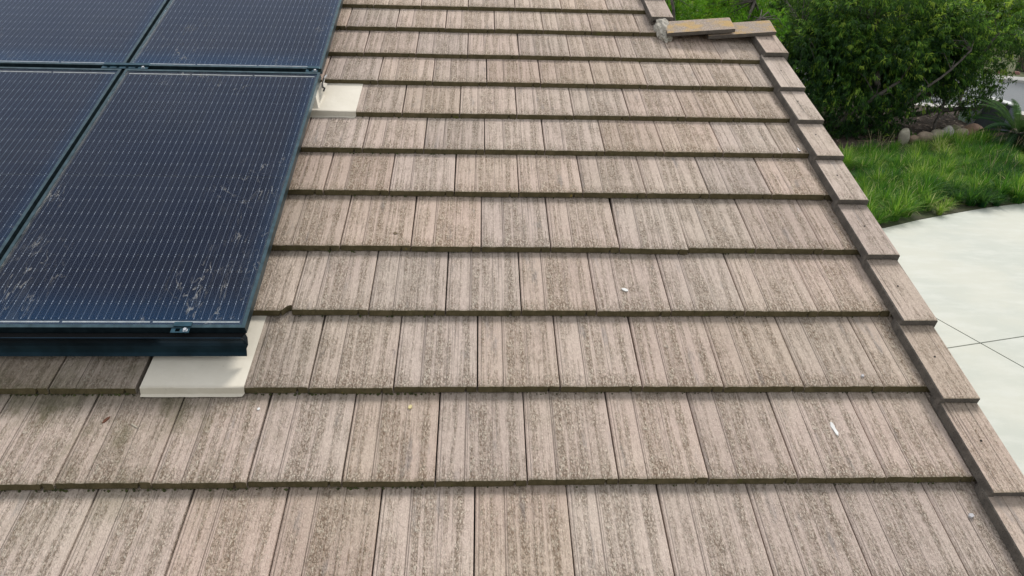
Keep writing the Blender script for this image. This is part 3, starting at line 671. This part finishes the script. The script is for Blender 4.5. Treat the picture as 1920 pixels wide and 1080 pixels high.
def crown_points(center, rad, n, seed, lobes=26, lobe_r=.42, zmin=.1, shell=.62):
    r = np.random.default_rng(seed); C_ = np.array(center); R_ = np.array(rad)
    L_ = r.normal(0, 1, (lobes, 3)); L_ /= np.linalg.norm(L_, axis=1, keepdims=True); L_ *= r.uniform(.35, .82, (lobes, 1)); L_[0] = 0
    lr = r.uniform(.6, 1.2, lobes)*lobe_r
    k = r.integers(0, lobes, n); q = r.normal(0, 1, (n, 3)); q /= np.linalg.norm(q, axis=1, keepdims=True)
    rr = r.uniform(shell**3, 1, (n, 1))**(1/3)
    p = L_[k]+q*lr[k][:, None]*rr
    P_ = C_+p*R_; d = q+p*.6; d /= np.linalg.norm(d, axis=1, keepdims=True)
    ok = P_[:, 2] > zmin
    return P_[ok], d[ok], k[ok]
def tree(name, label, cat, base, center, rad, n, per, ln, wd, mat, seed, droop=.6, limbs=(), lobes=26, lobe_r=.42, zmin=.15, tb=(0, .75), extra=None):
    t = empty(name, label, cat, base); B = np.array(base)
    P_, D_, K_ = crown_points(center, rad, n, seed, lobes, lobe_r, zmin)
    if extra is not None: e = extra(); P_ = np.concatenate([P_, e[0]]); D_ = np.concatenate([D_, e[1]]); K_ = np.concatenate([K_, np.zeros(len(e[0]), int)])
    r = np.random.default_rng(seed+1)
    lob = r.uniform(-.12, .12, 200)
    hgt = (P_[:, 2]-center[2])/rad[2]
    t0 = r.beta(1.6, 2.6, len(P_))*(tb[1]-tb[0])+tb[0]+lob[K_]+.06*hgt+(r.random(len(P_)) > .93)*.25
    V, F, T = leaves(P_, D_, per, ln, wd, droop, seed+2, 1.0, t0)
    link(bpy.data.objects.new('crown', npmesh('crown', V-B, F, mat, T)), t)
    tk = MB(); rr = random.Random(seed)
    for pts, r0, r1 in limbs:
        pts = [Vector(p)-Vector(base) for p in pts]; m_ = []
        for i in range(len(pts)-1):
            for s_ in range(4): m_.append(pts[i].lerp(pts[i+1], s_/4)+Vector([rr.uniform(-1, 1)*r0*.35 for _ in range(3)]))
        m_.append(pts[-1]); k = len(m_)-1; tk.tube(m_, [r0+(r1-r0)*i/k for i in range(k+1)], 7)
    # twigs from limb ends to some leaf clusters
    ends = [Vector(p)-Vector(base) for pts, _, _ in limbs for p in pts[1:]]
    for i in rr.sample(range(len(P_)), min(260, len(P_))):
        q = Vector(P_[i]-B); e = min(ends, key=lambda a: (a-q).length); mid = e.lerp(q, .5)+Vector([rr.uniform(-.12, .12) for _ in range(3)])+Vector((0, 0, .1))
        tk.tube([e, mid, q], [.018, .011, .004], 4, cap=False)
    tk.build('trunk', M_BARK, t, True)
    return t
# the big dark bush by the street
b0 = (15.2, 22.0, 0)
limbs = [([(15.2, 22, 0), (15.0, 21.7, .7), (14.6, 21.2, 1.2), (14.15, 20.8, 1.7), (14.2, 20.9, 2.4), (13.9, 21.3, 3.4)], .16, .05),
         ([(15.2, 22, .1), (15.9, 21.6, .9), (16.6, 21.2, 1.5), (17.6, 21.3, 2.4), (18.3, 21.6, 3.2)], .12, .04),
         ([(15.1, 22, .1), (14.2, 21.3, .55), (13.4, 21.0, .9), (12.7, 20.9, 1.0)], .10, .04),
         ([(12.85, 20.3, .35), (13.3, 20.2, .85), (13.9, 20.2, 1.35), (14.6, 20.3, 1.8)], .085, .045),
         ([(14.7, 19.85, 1.15), (15.3, 19.8, 1.75), (15.9, 19.9, 2.25), (16.5, 20.1, 2.8)], .045, .03),
         ([(15.2, 21.6, .3), (14.4, 20.9, .28), (13.9, 20.6, .25)], .09, .04),
         ([(16.0, 21.6, .5), (17.0, 21.4, .75), (18.0, 21.2, .85), (18.9, 21.3, 1.1)], .09, .05),
         ([(16.4, 20.7, .1), (16.6, 20.9, .8), (16.9, 21.1, 1.5)], .05, .03),
         ([(15.0, 21.8, .5), (15.3, 22.6, 1.8), (15.8, 23.2, 3.6)], .12, .05),
         ([(14.6, 21.2, 1.2), (13.2, 21.6, 2.2), (11.8, 21.8, 3.2)], .08, .03)]
def low_fill():
    r = np.random.default_rng(5); n = 1600
    p = np.stack([r.uniform(11.4, 15.3, n), r.uniform(19.6, 21.5, n), r.uniform(.1, 1.5, n)], 1)
    for i in range(700):
        k = r.random(); z = .95+2.6*r.random()**1.1; p[900+i] = (16.6+1.55*k+.30*z*k, r.uniform(20.6, 22.2), z+.25*math.sin(k*9)-(.5*k if r.random() < .3 else 0))
    d = r.normal(0, 1, (n, 3)); d /= np.linalg.norm(d, axis=1, keepdims=True); return p, d
tree('large_bush', 'large dark green spreading bush with bare grey limbs behind the boulders', 'bush', b0, (14.7, 22.2, 2.9), (4.9, 2.9, 3.1), 12500, 11, .145, .036, M_LF1, 21, .75, limbs, 60, .33, .75, (0, 1.04), low_fill)
tree('feathery_tree', 'bright green feathery tree rising directly behind the orange lichened ridge tiles', 'tree', (7.3, 17.5, 0), (7.4, 17.6, 2.9), (3.0, 1.6, 2.4), 4200, 14, .12, .020, M_LF2, 31, .35,
     [([(7.3, 17.5, 0), (7.2, 17.3, 1.2), (6.6, 17.1, 2.6), (6.1, 17.0, 4.4)], .11, .03), ([(7.2, 17.3, 1.1), (7.9, 17.1, 2.4), (8.3, 16.9, 4.2)], .08, .03), ([(6.8, 17.1, 2.0), (7.5, 16.6, 3.2), (8.4, 16.6, 3.8)], .05, .02)], 24, .36, .5, (.15, .9))
tree('young_tree', 'yellow green leafy tree filling the gap between feathery tree and large bush', 'tree', (12.2, 27.5, 0), (12.0, 27.5, 3.3), (4.2, 2.0, 3.0), 5000, 12, .13, .035, M_LF3, 41, .5,
     [([(12.2, 27.5, 0), (12.1, 27.2, 1.8), (11.3, 27.2, 3.4), (10.6, 27.2, 5.2)], .13, .04), ([(12.1, 27.2, 1.7), (13.0, 27, 3.4), (13.8, 27, 5)], .09, .03)], 26, .34, .6, (.05, .8))
tree('roadside_shrub', 'sunny yellow green shrub between the large bush and the palm trunk', 'shrub', (20.9, 26.3, 0), (21.0, 26.3, 3.9), (2.2, 1.2, 1.7), 2800, 12, .12, .035, M_LF3, 51, .5,
     [([(20.9, 26.3, 0), (20.8, 26.2, 1.5), (20.4, 26.1, 3.2)], .07, .03), ([(20.85, 26.2, 1.3), (21.3, 26.1, 3.0)], .05, .02)], 12, .42, 1.7, (.15, .95))
# planting across the street that closes the view
r_ = np.random.default_rng(9); Vs, Fs, Ts, off_ = [], [], [], 0
for i in range(34):
    x = -6+i*1.75+r_.uniform(-.6, .6); y = 47+r_.uniform(-3, 9)-.12*x; h = r_.uniform(2.6, 5)
    if 33 < x < 37: h = min(h, 3.0)
    P_, D_, K_ = crown_points((x, y, h*.5), (r_.uniform(2.0, 3.0), 1.8, h*.75), 520, 900+i, 10, .5, .1)
    V, F, T = leaves(P_, D_, 8, .30, .11, .4, i, 1, np.clip(r_.uniform(.1, .7)+r_.normal(0, .15, len(P_)), 0, 1)); Vs.append(V); Fs.append(F+off_); Ts.append(T); off_ += len(V)
o = link(bpy.data.objects.new('far_shrubbery', npmesh('far_shrubbery', np.concatenate(Vs), np.concatenate(Fs), M_LF3, np.concatenate(Ts))))
tag(o, 'mass of mixed green shrubs on the far side of the street', 'shrubbery', kind='stuff')

# grass bed
def tuft(seed, blades, h, spread, seg=4):
    r = np.random.default_rng(seed); n = blades
    a = r.uniform(0, 2*PI, n); rad = r.uniform(0, .10, n); b = np.stack([np.cos(a)*rad, np.sin(a)*rad, np.zeros(n)], 1)
    az_ = a+r.normal(0, .5, n); lean = r.uniform(.15, 1, n)*spread; H = h*r.uniform(.55, 1.15, n); w = r.uniform(.006, .012, n)
    dirh = np.stack([np.cos(az_), np.sin(az_), np.zeros(n)], 1); sd_ = np.stack([-np.sin(az_), np.cos(az_), np.zeros(n)], 1)
    V = []
    for s_ in range(seg+1):
        t_ = s_/seg; z = H*(t_*1.15-.50*t_*t_*lean*1.5); hor = lean*H*(t_**1.7)*1.15
        c_ = b+dirh*hor[:, None]; c_[:, 2] += np.maximum(z, .02*t_); ww = w*(1-t_**1.5)+.0006
        V += [c_-sd_*ww[:, None], c_+sd_*ww[:, None]]
    V = np.stack(V, 1); k = 2*(seg+1); i = np.arange(n)[:, None]*k; F = []
    for s_ in range(seg): F += [i+[2*s_, 2*s_+1, 2*s_+3], i+[2*s_, 2*s_+3, 2*s_+2]]
    tip = np.linspace(0, 1, seg+1).repeat(2)[None, :]*.16
    return V.reshape(-1, 3), np.concatenate(F, 1).reshape(-1, 3), np.repeat(r.normal(0, .13, n)+(r.random(n) > .955)*.45, k)+np.tile(tip, (n, 1)).ravel()
protos = [tuft(i, 180, .54, .95) for i in range(8)]
ex_, ey_ = np.array([p[0] for p in edge_pts]), np.array([p[1] for p in edge_pts])
bx_, by_ = np.array([2, 12, 14.5, 18.2, 20, 26]), np.array([17, 18.3, 19.3, 20.6, 20.9, 19.5])
Vs, Fs, Ts, off_ = [], [], [], 0
gx = 8.0
cells = [(x, y) for x in np.arange(8.3, 20.5, .38) for y in np.arange(11, 21, .38)]
for (x, y) in cells:
    x += r_.uniform(-.16, .16); y += r_.uniform(-.16, .16)
    lo, hi = np.interp(x, ex_, ey_)+.0, np.interp(x, bx_, by_)-(.55 if x < 14 else .85)
    if x > 16.8: hi -= (x-16.8)*.65
    if not lo < y < hi: continue
    V, F, T = protos[r_.integers(8)]; a = r_.uniform(0, 2*PI); s_ = r_.uniform(.7, 1.35)*(.85+.45*noise.noise(Vector((x*.6, y*.6, 0))))
    yl = min(1, max(0, (x-15.4-(y-14)*.25)/.9)) if y < 17 else 0      # low, yellower patch at the right
    sz = s_*(1-.45*yl)
    Rm = np.array([[math.cos(a), -math.sin(a), 0], [math.sin(a), math.cos(a), 0], [0, 0, 1]])
    pn = noise.noise(Vector((x*.55, y*.7, 3)))*1.1+noise.noise(Vector((x*1.9, y*2.1, 8)))*.5
    base = .33+.56*pn+r_.normal(0, .08)+.40*yl
    Vs.append((V*np.array([s_, s_, sz])) @ Rm.T+np.array([x, y, .005])); Fs.append(F+off_); Ts.append(np.clip(T+base, 0, 1)); off_ += len(V)
o = link(bpy.data.objects.new('ornamental_grass', npmesh('ornamental_grass', np.concatenate(Vs), np.concatenate(Fs), M_GRASS, np.concatenate(Ts))))
tag(o, 'thick arching green grass clumps filling the bed beside the driveway', 'grass', kind='stuff')
print('grass tris', sum(len(f) for f in Fs))
# dry stalks standing out of the grass near the roof edge
b = MB()
for i in range(46):
    x, y = random.choice([(13.2, 18.2), (13.5, 18.6), (12.9, 17.6), (16, 16.5), (17.2, 18.4), (17.8, 19), (15.2, 15.6)]); x += random.uniform(-.5, .5); y += random.uniform(-.4, .4); h = random.uniform(.45, .85); dx, dy = random.uniform(-.2, .2), random.uniform(-.15, .15)
    b.tube([(x, y, .05), (x+dx*.4, y+dy*.4, h*.6), (x+dx, y+dy, h)], [.005, .004, .003], 3, cap=False)
o = b.build('dry_stalk', simple('straw', (.50, .42, .25), .8)); tag(o, 'thin pale dry stalks standing up out of the green grass', 'grass stalks', kind='stuff')

# mulch chips and leaf litter
b = MB()
for i in range(2600):
    x, y = random.uniform(12.5, 21.5), random.uniform(18.8, 24.5)
    if y < np.interp(x, bx_, by_)+.1 or y > 26.2-.1*x: continue
    a = random.uniform(0, PI); l, w_ = random.uniform(.03, .09), random.uniform(.012, .03); c_, s_ = math.cos(a), math.sin(a); z = .065+random.uniform(0, .03); tl_ = random.uniform(-.02, .02)
    b.add([(x-c_*l-s_*w_*-1, y-s_*l-c_*w_, z), (x+c_*l+s_*w_, y+s_*l-c_*w_, z+tl_), (x+c_*l-s_*w_, y+s_*l+c_*w_, z+tl_+.008), (x-c_*l-s_*w_, y-s_*l+c_*w_, z+.008)], [(0, 1, 2, 3)], random.randrange(3))
o = b.build('bark_chips', [simple('chip_dark', (.06, .035, .025), .9), simple('chip_mid', (.15, .10, .07), .9), simple('chip_pale', (.34, .26, .2), .9)]); tag(o, 'loose bark chips and dead leaves over the mulch', 'bark chips', kind='stuff')

# boulders
def boulder(x, y, w, d, h, col, label, seed, rz=0):
    bm = bmesh.new(); bmesh.ops.create_icosphere(bm, subdivisions=4, radius=1); off = Vector((seed*3.1, seed, 0))
    for v in bm.verts:
        k = 1+.16*noise.noise(v.co*1.1+off)+.05*noise.noise(v.co*3+off); v.co = Vector((v.co.x*w/2*k, v.co.y*d/2*k, v.co.z*h*.62*k))
    me = bpy.data.meshes.new('boulder'); bm.to_mesh(me); bm.free()
    t = NT('boulder_stone'); ob = t.n('ShaderNodeTexCoord').outputs['Object']; n1 = t.noise(ob, 5, 5, .6, seed*1.0); n2 = t.noise(ob, 60, 3, .6)
    t.bsdf(t.mix(t.math('MULTIPLY', t.step(n2, .55, .7), .3), t.mix(t.step(n1, .35, .65), tuple(q*.62 for q in col), col), (.1, .08, .07)), .85); t.bump(n1, .3, .02)
    me.materials.append(t.m); me.polygons.foreach_set('use_smooth', [True]*len(me.polygons))
    o = bpy.data.objects.new('boulder', me); link(o); o.location = (x, y, .05+h*.38); o.rotation_euler = (0, 0, rz); return tag(o, label, 'boulder', 'rounded boulders edging the mulch bed')
boulder(14.70, 19.45, .34, .34, .46, (.46, .42, .33), 'upright egg shaped grey tan boulder, leftmost of the row', 1)
boulder(15.12, 19.62, .36, .30, .22, (.36, .26, .19), 'low brownish boulder half sunk beside the upright leftmost one', 2)
boulder(15.66, 19.88, .50, .36, .28, (.42, .33, .25), 'dull brown grey boulder third from the left of the row', 3)
boulder(16.18, 20.08, .50, .38, .32, (.44, .39, .30), 'flat topped grey boulder mostly behind grass in the middle of the row', 4)
boulder(16.62, 20.26, .44, .36, .38, (.52, .49, .44), 'pale whitish grey boulder right of the middle of the row', 5, .2)
boulder(17.20, 20.42, .46, .36, .30, (.52, .43, .32), 'tan boulder just left of the large reddish one', 6)
boulder(17.72, 20.62, .62, .44, .40, (.46, .29, .21), 'large reddish brown boulder at the right end of the row', 7, -.1)
boulder(17.50, 21.25, .42, .30, .22, (.34, .32, .20), 'small flat olive boulder behind the large reddish one', 8)

# pale green utility box and dark cabinet
t = empty('utility_box', 'low pale green utility box on the mulch left of the dark cabinet', 'utility box', (19.25, 22.95, .0), (0, 0, -.15))
b = MB(); b.box(-.34, .45, -.3, .3, 0, .50); b.build('body', simple('pale_green_paint', (.50, .66, .57), .5, 0, .1, 3), t)
b = MB(); b.box(-.37, .48, -.33, .33, .50, .54); b.build('lid', simple('pale_green_lid', (.58, .72, .64), .5), t)
b = MB(); b.box(-.28, .1, -.315, -.302, .08, .44); b.build('door', simple('pale_green_door', (.46, .61, .52), .5), t)
t = empty('garden_cabinet', 'dark slate cabinet with bright white sloping top behind the sago palm', 'cabinet', (19.08, 21.75, .05), (0, 0, -.42))
M_SL = simple('slate_side', (.040, .050, .058), .55, 0, .2, 5)
b = MB(); b.add([(-.62, -.32, 0), (.55, -.32, 0), (.62, -.32, .82), (-.34, -.32, 1.02), (-.62, .45, 0), (.55, .45, 0), (.62, .45, .82), (-.34, .45, 1.02)], [(0, 1, 2, 3), (5, 4, 7, 6), (4, 0, 3, 7), (1, 5, 6, 2), (3, 2, 6, 7), (4, 5, 1, 0)]); b.build('body', M_SL, t)
b = MB(); b.add([(-.38, -.35, 1.035), (.66, -.35, .83), (.66, .48, .83), (-.38, .48, 1.035), (-.38, -.35, 1.075), (.66, -.35, .87), (.66, .48, .87), (-.38, .48, 1.075)], [(3, 2, 1, 0), (4, 5, 6, 7), (0, 1, 5, 4), (1, 2, 6, 5), (2, 3, 7, 6), (3, 0, 4, 7)]); b.build('lid', simple('white_lid', (.80, .82, .82), .4), t)
b = MB(); b.add([(.30, -.327, .04), (.54, -.327, .04), (.60, -.327, .78), (.36, -.327, .82), (.30, -.335, .04), (.54, -.335, .04), (.60, -.335, .78), (.36, -.335, .82)], [(4, 5, 6, 7), (0, 4, 7, 3), (1, 2, 6, 5), (3, 7, 6, 2), (0, 1, 5, 4)]); b.build('side_panel', simple('blue_grey_panel', (.17, .19, .24), .4), t)

# sago palm: each frond a part
M_FROND = leaf_mat('sago_leaf', [(0, (.008, .032, .012)), (.5, (.020, .07, .020)), (1, (.10, .19, .06))], .15, .6, .06)
sg = empty('sago_palm', 'dark green sago palm with stiff arching feather fronds at the right photo edge', 'palm', (17.95, 18.95, .05))
b = MB(); b.tube([(0, 0, 0), (.02, 0, .25), (0, 0, .50)], [.20, .22, .17], 12); b.build('trunk', simple('sago_trunk', (.035, .028, .022), .95, 0, .4, 18, 1), sg)
def frond(az_, el_, ln, seed, tint):
    r = random.Random(seed); V, F, T = [], [], []; n = 40; p = Vector((math.cos(az_)*.08, math.sin(az_)*.08, .48)); pts = []
    e = el_; st = ln/n
    for i in range(n+1):
        d = Vector((math.cos(az_)*math.cos(e), math.sin(az_)*math.cos(e), math.sin(e))); pts.append((p.copy(), d)); p = p+d*st; e -= 1.15/n*(.5+i/n)
    for i, (p, d) in enumerate(pts):
        s = Vector((-math.sin(az_), math.cos(az_), 0)); up = s.cross(d); k = i/n
        if i: # rachis quad
            q, _ = pts[i-1]; bI = len(V); V += [q-s*.006, q+s*.006, p+s*.005, p-s*.005]; F += [(bI, bI+1, bI+2), (bI, bI+2, bI+3)]; T += [min(1, tint+.3)]*4
        if k < .08: continue
        L_ = .19*math.sin(PI*min(1, .12+k*.86))**.6
        for sg_ in (-1, 1):
            ld = (s*sg_*.85+d*.62-up*-.28+Vector((0, 0, r.uniform(-.06, .02)))).normalized(); w_ = .013
            bI = len(V); mid = p+ld*L_*.5; V += [p-d*w_, p+d*w_, mid+d*w_*.9, p+ld*L_+Vector((0, 0, -.015)), mid-d*w_*.9]; F += [(bI, bI+1, bI+2), (bI, bI+2, bI+4), (bI+4, bI+2, bI+3)]; T += [tint+r.uniform(-.1, .1)]*4+[tint+.15]
    return npmesh('frond', np.array([tuple(v) for v in V]), np.array(F), M_FROND, np.clip(np.array(T), 0, 1))
for i in range(42):
    rr = random.Random(i+70); lay = i % 3; me = frond(i*2.399+rr.uniform(-.15, .15), (.15, .62, 1.10)[lay]+rr.uniform(-.12, .12), rr.uniform(1.3, 1.65), i, (.15, .38, .80)[lay])
    link(bpy.data.objects.new('frond', me), sg)

# far palm trunk, retaining stones
t = empty('palm_tree', 'thick shaggy brown palm trunk at the top right corner beyond the street', 'palm', (31.4, 36.6, .1))
b = MB(); b.tube([(0, 0, 0), (.0, 0, 1.2), (.15, 0, 3), (.5, .0, 6)], [.62, .52, .46, .42], 14); b.build('trunk', simple('palm_bark', (.10, .075, .06), .95, 0, .5, 9, 1), t)
b = MB(); rr = random.Random(3)
for i in range(420):
    a = i*2.399; z = i/420*5.6+.1; r0 = .56-.03*z; c_ = Vector((math.cos(a)*r0+z*.07, math.sin(a)*r0, z)); o_ = Vector((math.cos(a), math.sin(a), .0)); s = Vector((-math.sin(a), math.cos(a), 0)); l = rr.uniform(.10, .22)
    b.add([c_-s*.07, c_+s*.07, c_+o_*l*.7+s*.03+Vector((0, 0, l)), c_+o_*l*.7-s*.03+Vector((0, 0, l)), c_+o_*.05-Vector((0, 0, .05))], [(0, 1, 2, 3), (4, 1, 0), (4, 2, 1), (4, 3, 2), (4, 0, 3)], rr.randrange(3))
b.build('leaf_boots', [simple('boot_a', (.20, .14, .10), .9), simple('boot_b', (.09, .065, .055), .9), simple('boot_c', (.28, .22, .17), .9)], t)
b = MB(); cr = MB()
for i in range(26):
    a = i*2.399; e = .9-.05*(i % 9); pp = [Vector((.5, 0, 6))]; 
    for k in range(8):
        pp.append(pp[-1]+Vector((math.cos(a)*math.cos(e), math.sin(a)*math.cos(e), math.sin(e)))*.38); e -= .22
    for k in range(8):
        s = Vector((-math.sin(a), math.cos(a), -.35))*.36*(1-k/9); s2 = Vector((math.sin(a), -math.cos(a), -.35))*.36*(1-k/9)
        cr.add([pp[k], pp[k+1], pp[k+1]+s, pp[k]+s*.9], [(0, 1, 2, 3)]); cr.add([pp[k], pp[k+1], pp[k+1]+s2, pp[k]+s2*.9], [(3, 2, 1, 0)])
cr.build('crown', simple('palm_green', (.05, .10, .03), .6), t)
b = MB()
for i, (x, y, s) in enumerate(((27.9, 36.2, .55), (28.6, 35.9, .45), (29.2, 35.6, .5), (29.8, 35.3, .42), (27.2, 36.6, .5))):
    boulder(x, y, s*1.0, s*.7, s*.55, (.34, .17, .13), ('rusty red rock in the middle', 'second rusty red rock', 'rusty red rock nearest the palm side', 'smallest rusty red rock by the palm trunk', 'leftmost rusty red rock')[i]+' of the bed across the street', 20+i)
w_ = empty('garden_wall', 'pale sandy garden wall across the street, left of the palm trunk', 'wall', (38, 45, .1), (0, 0, -.49))
b = MB(); b.box(-9, 6, -.15, .15, 0, .95); b.build('wall_face', simple('sandy_wall', (.42, .38, .27), .9, 0, .15, 2, .3), w_)
b = MB(); b.box(-9.05, 6.05, -.2, .2, .95, 1.03); b.build('coping', simple('wall_coping', (.5, .47, .38), .9), w_)

S.render.engine = 'CYCLES'
S.cycles.max_bounces = 8; S.cycles.transparent_max_bounces = 16; S.cycles.diffuse_bounces = 3
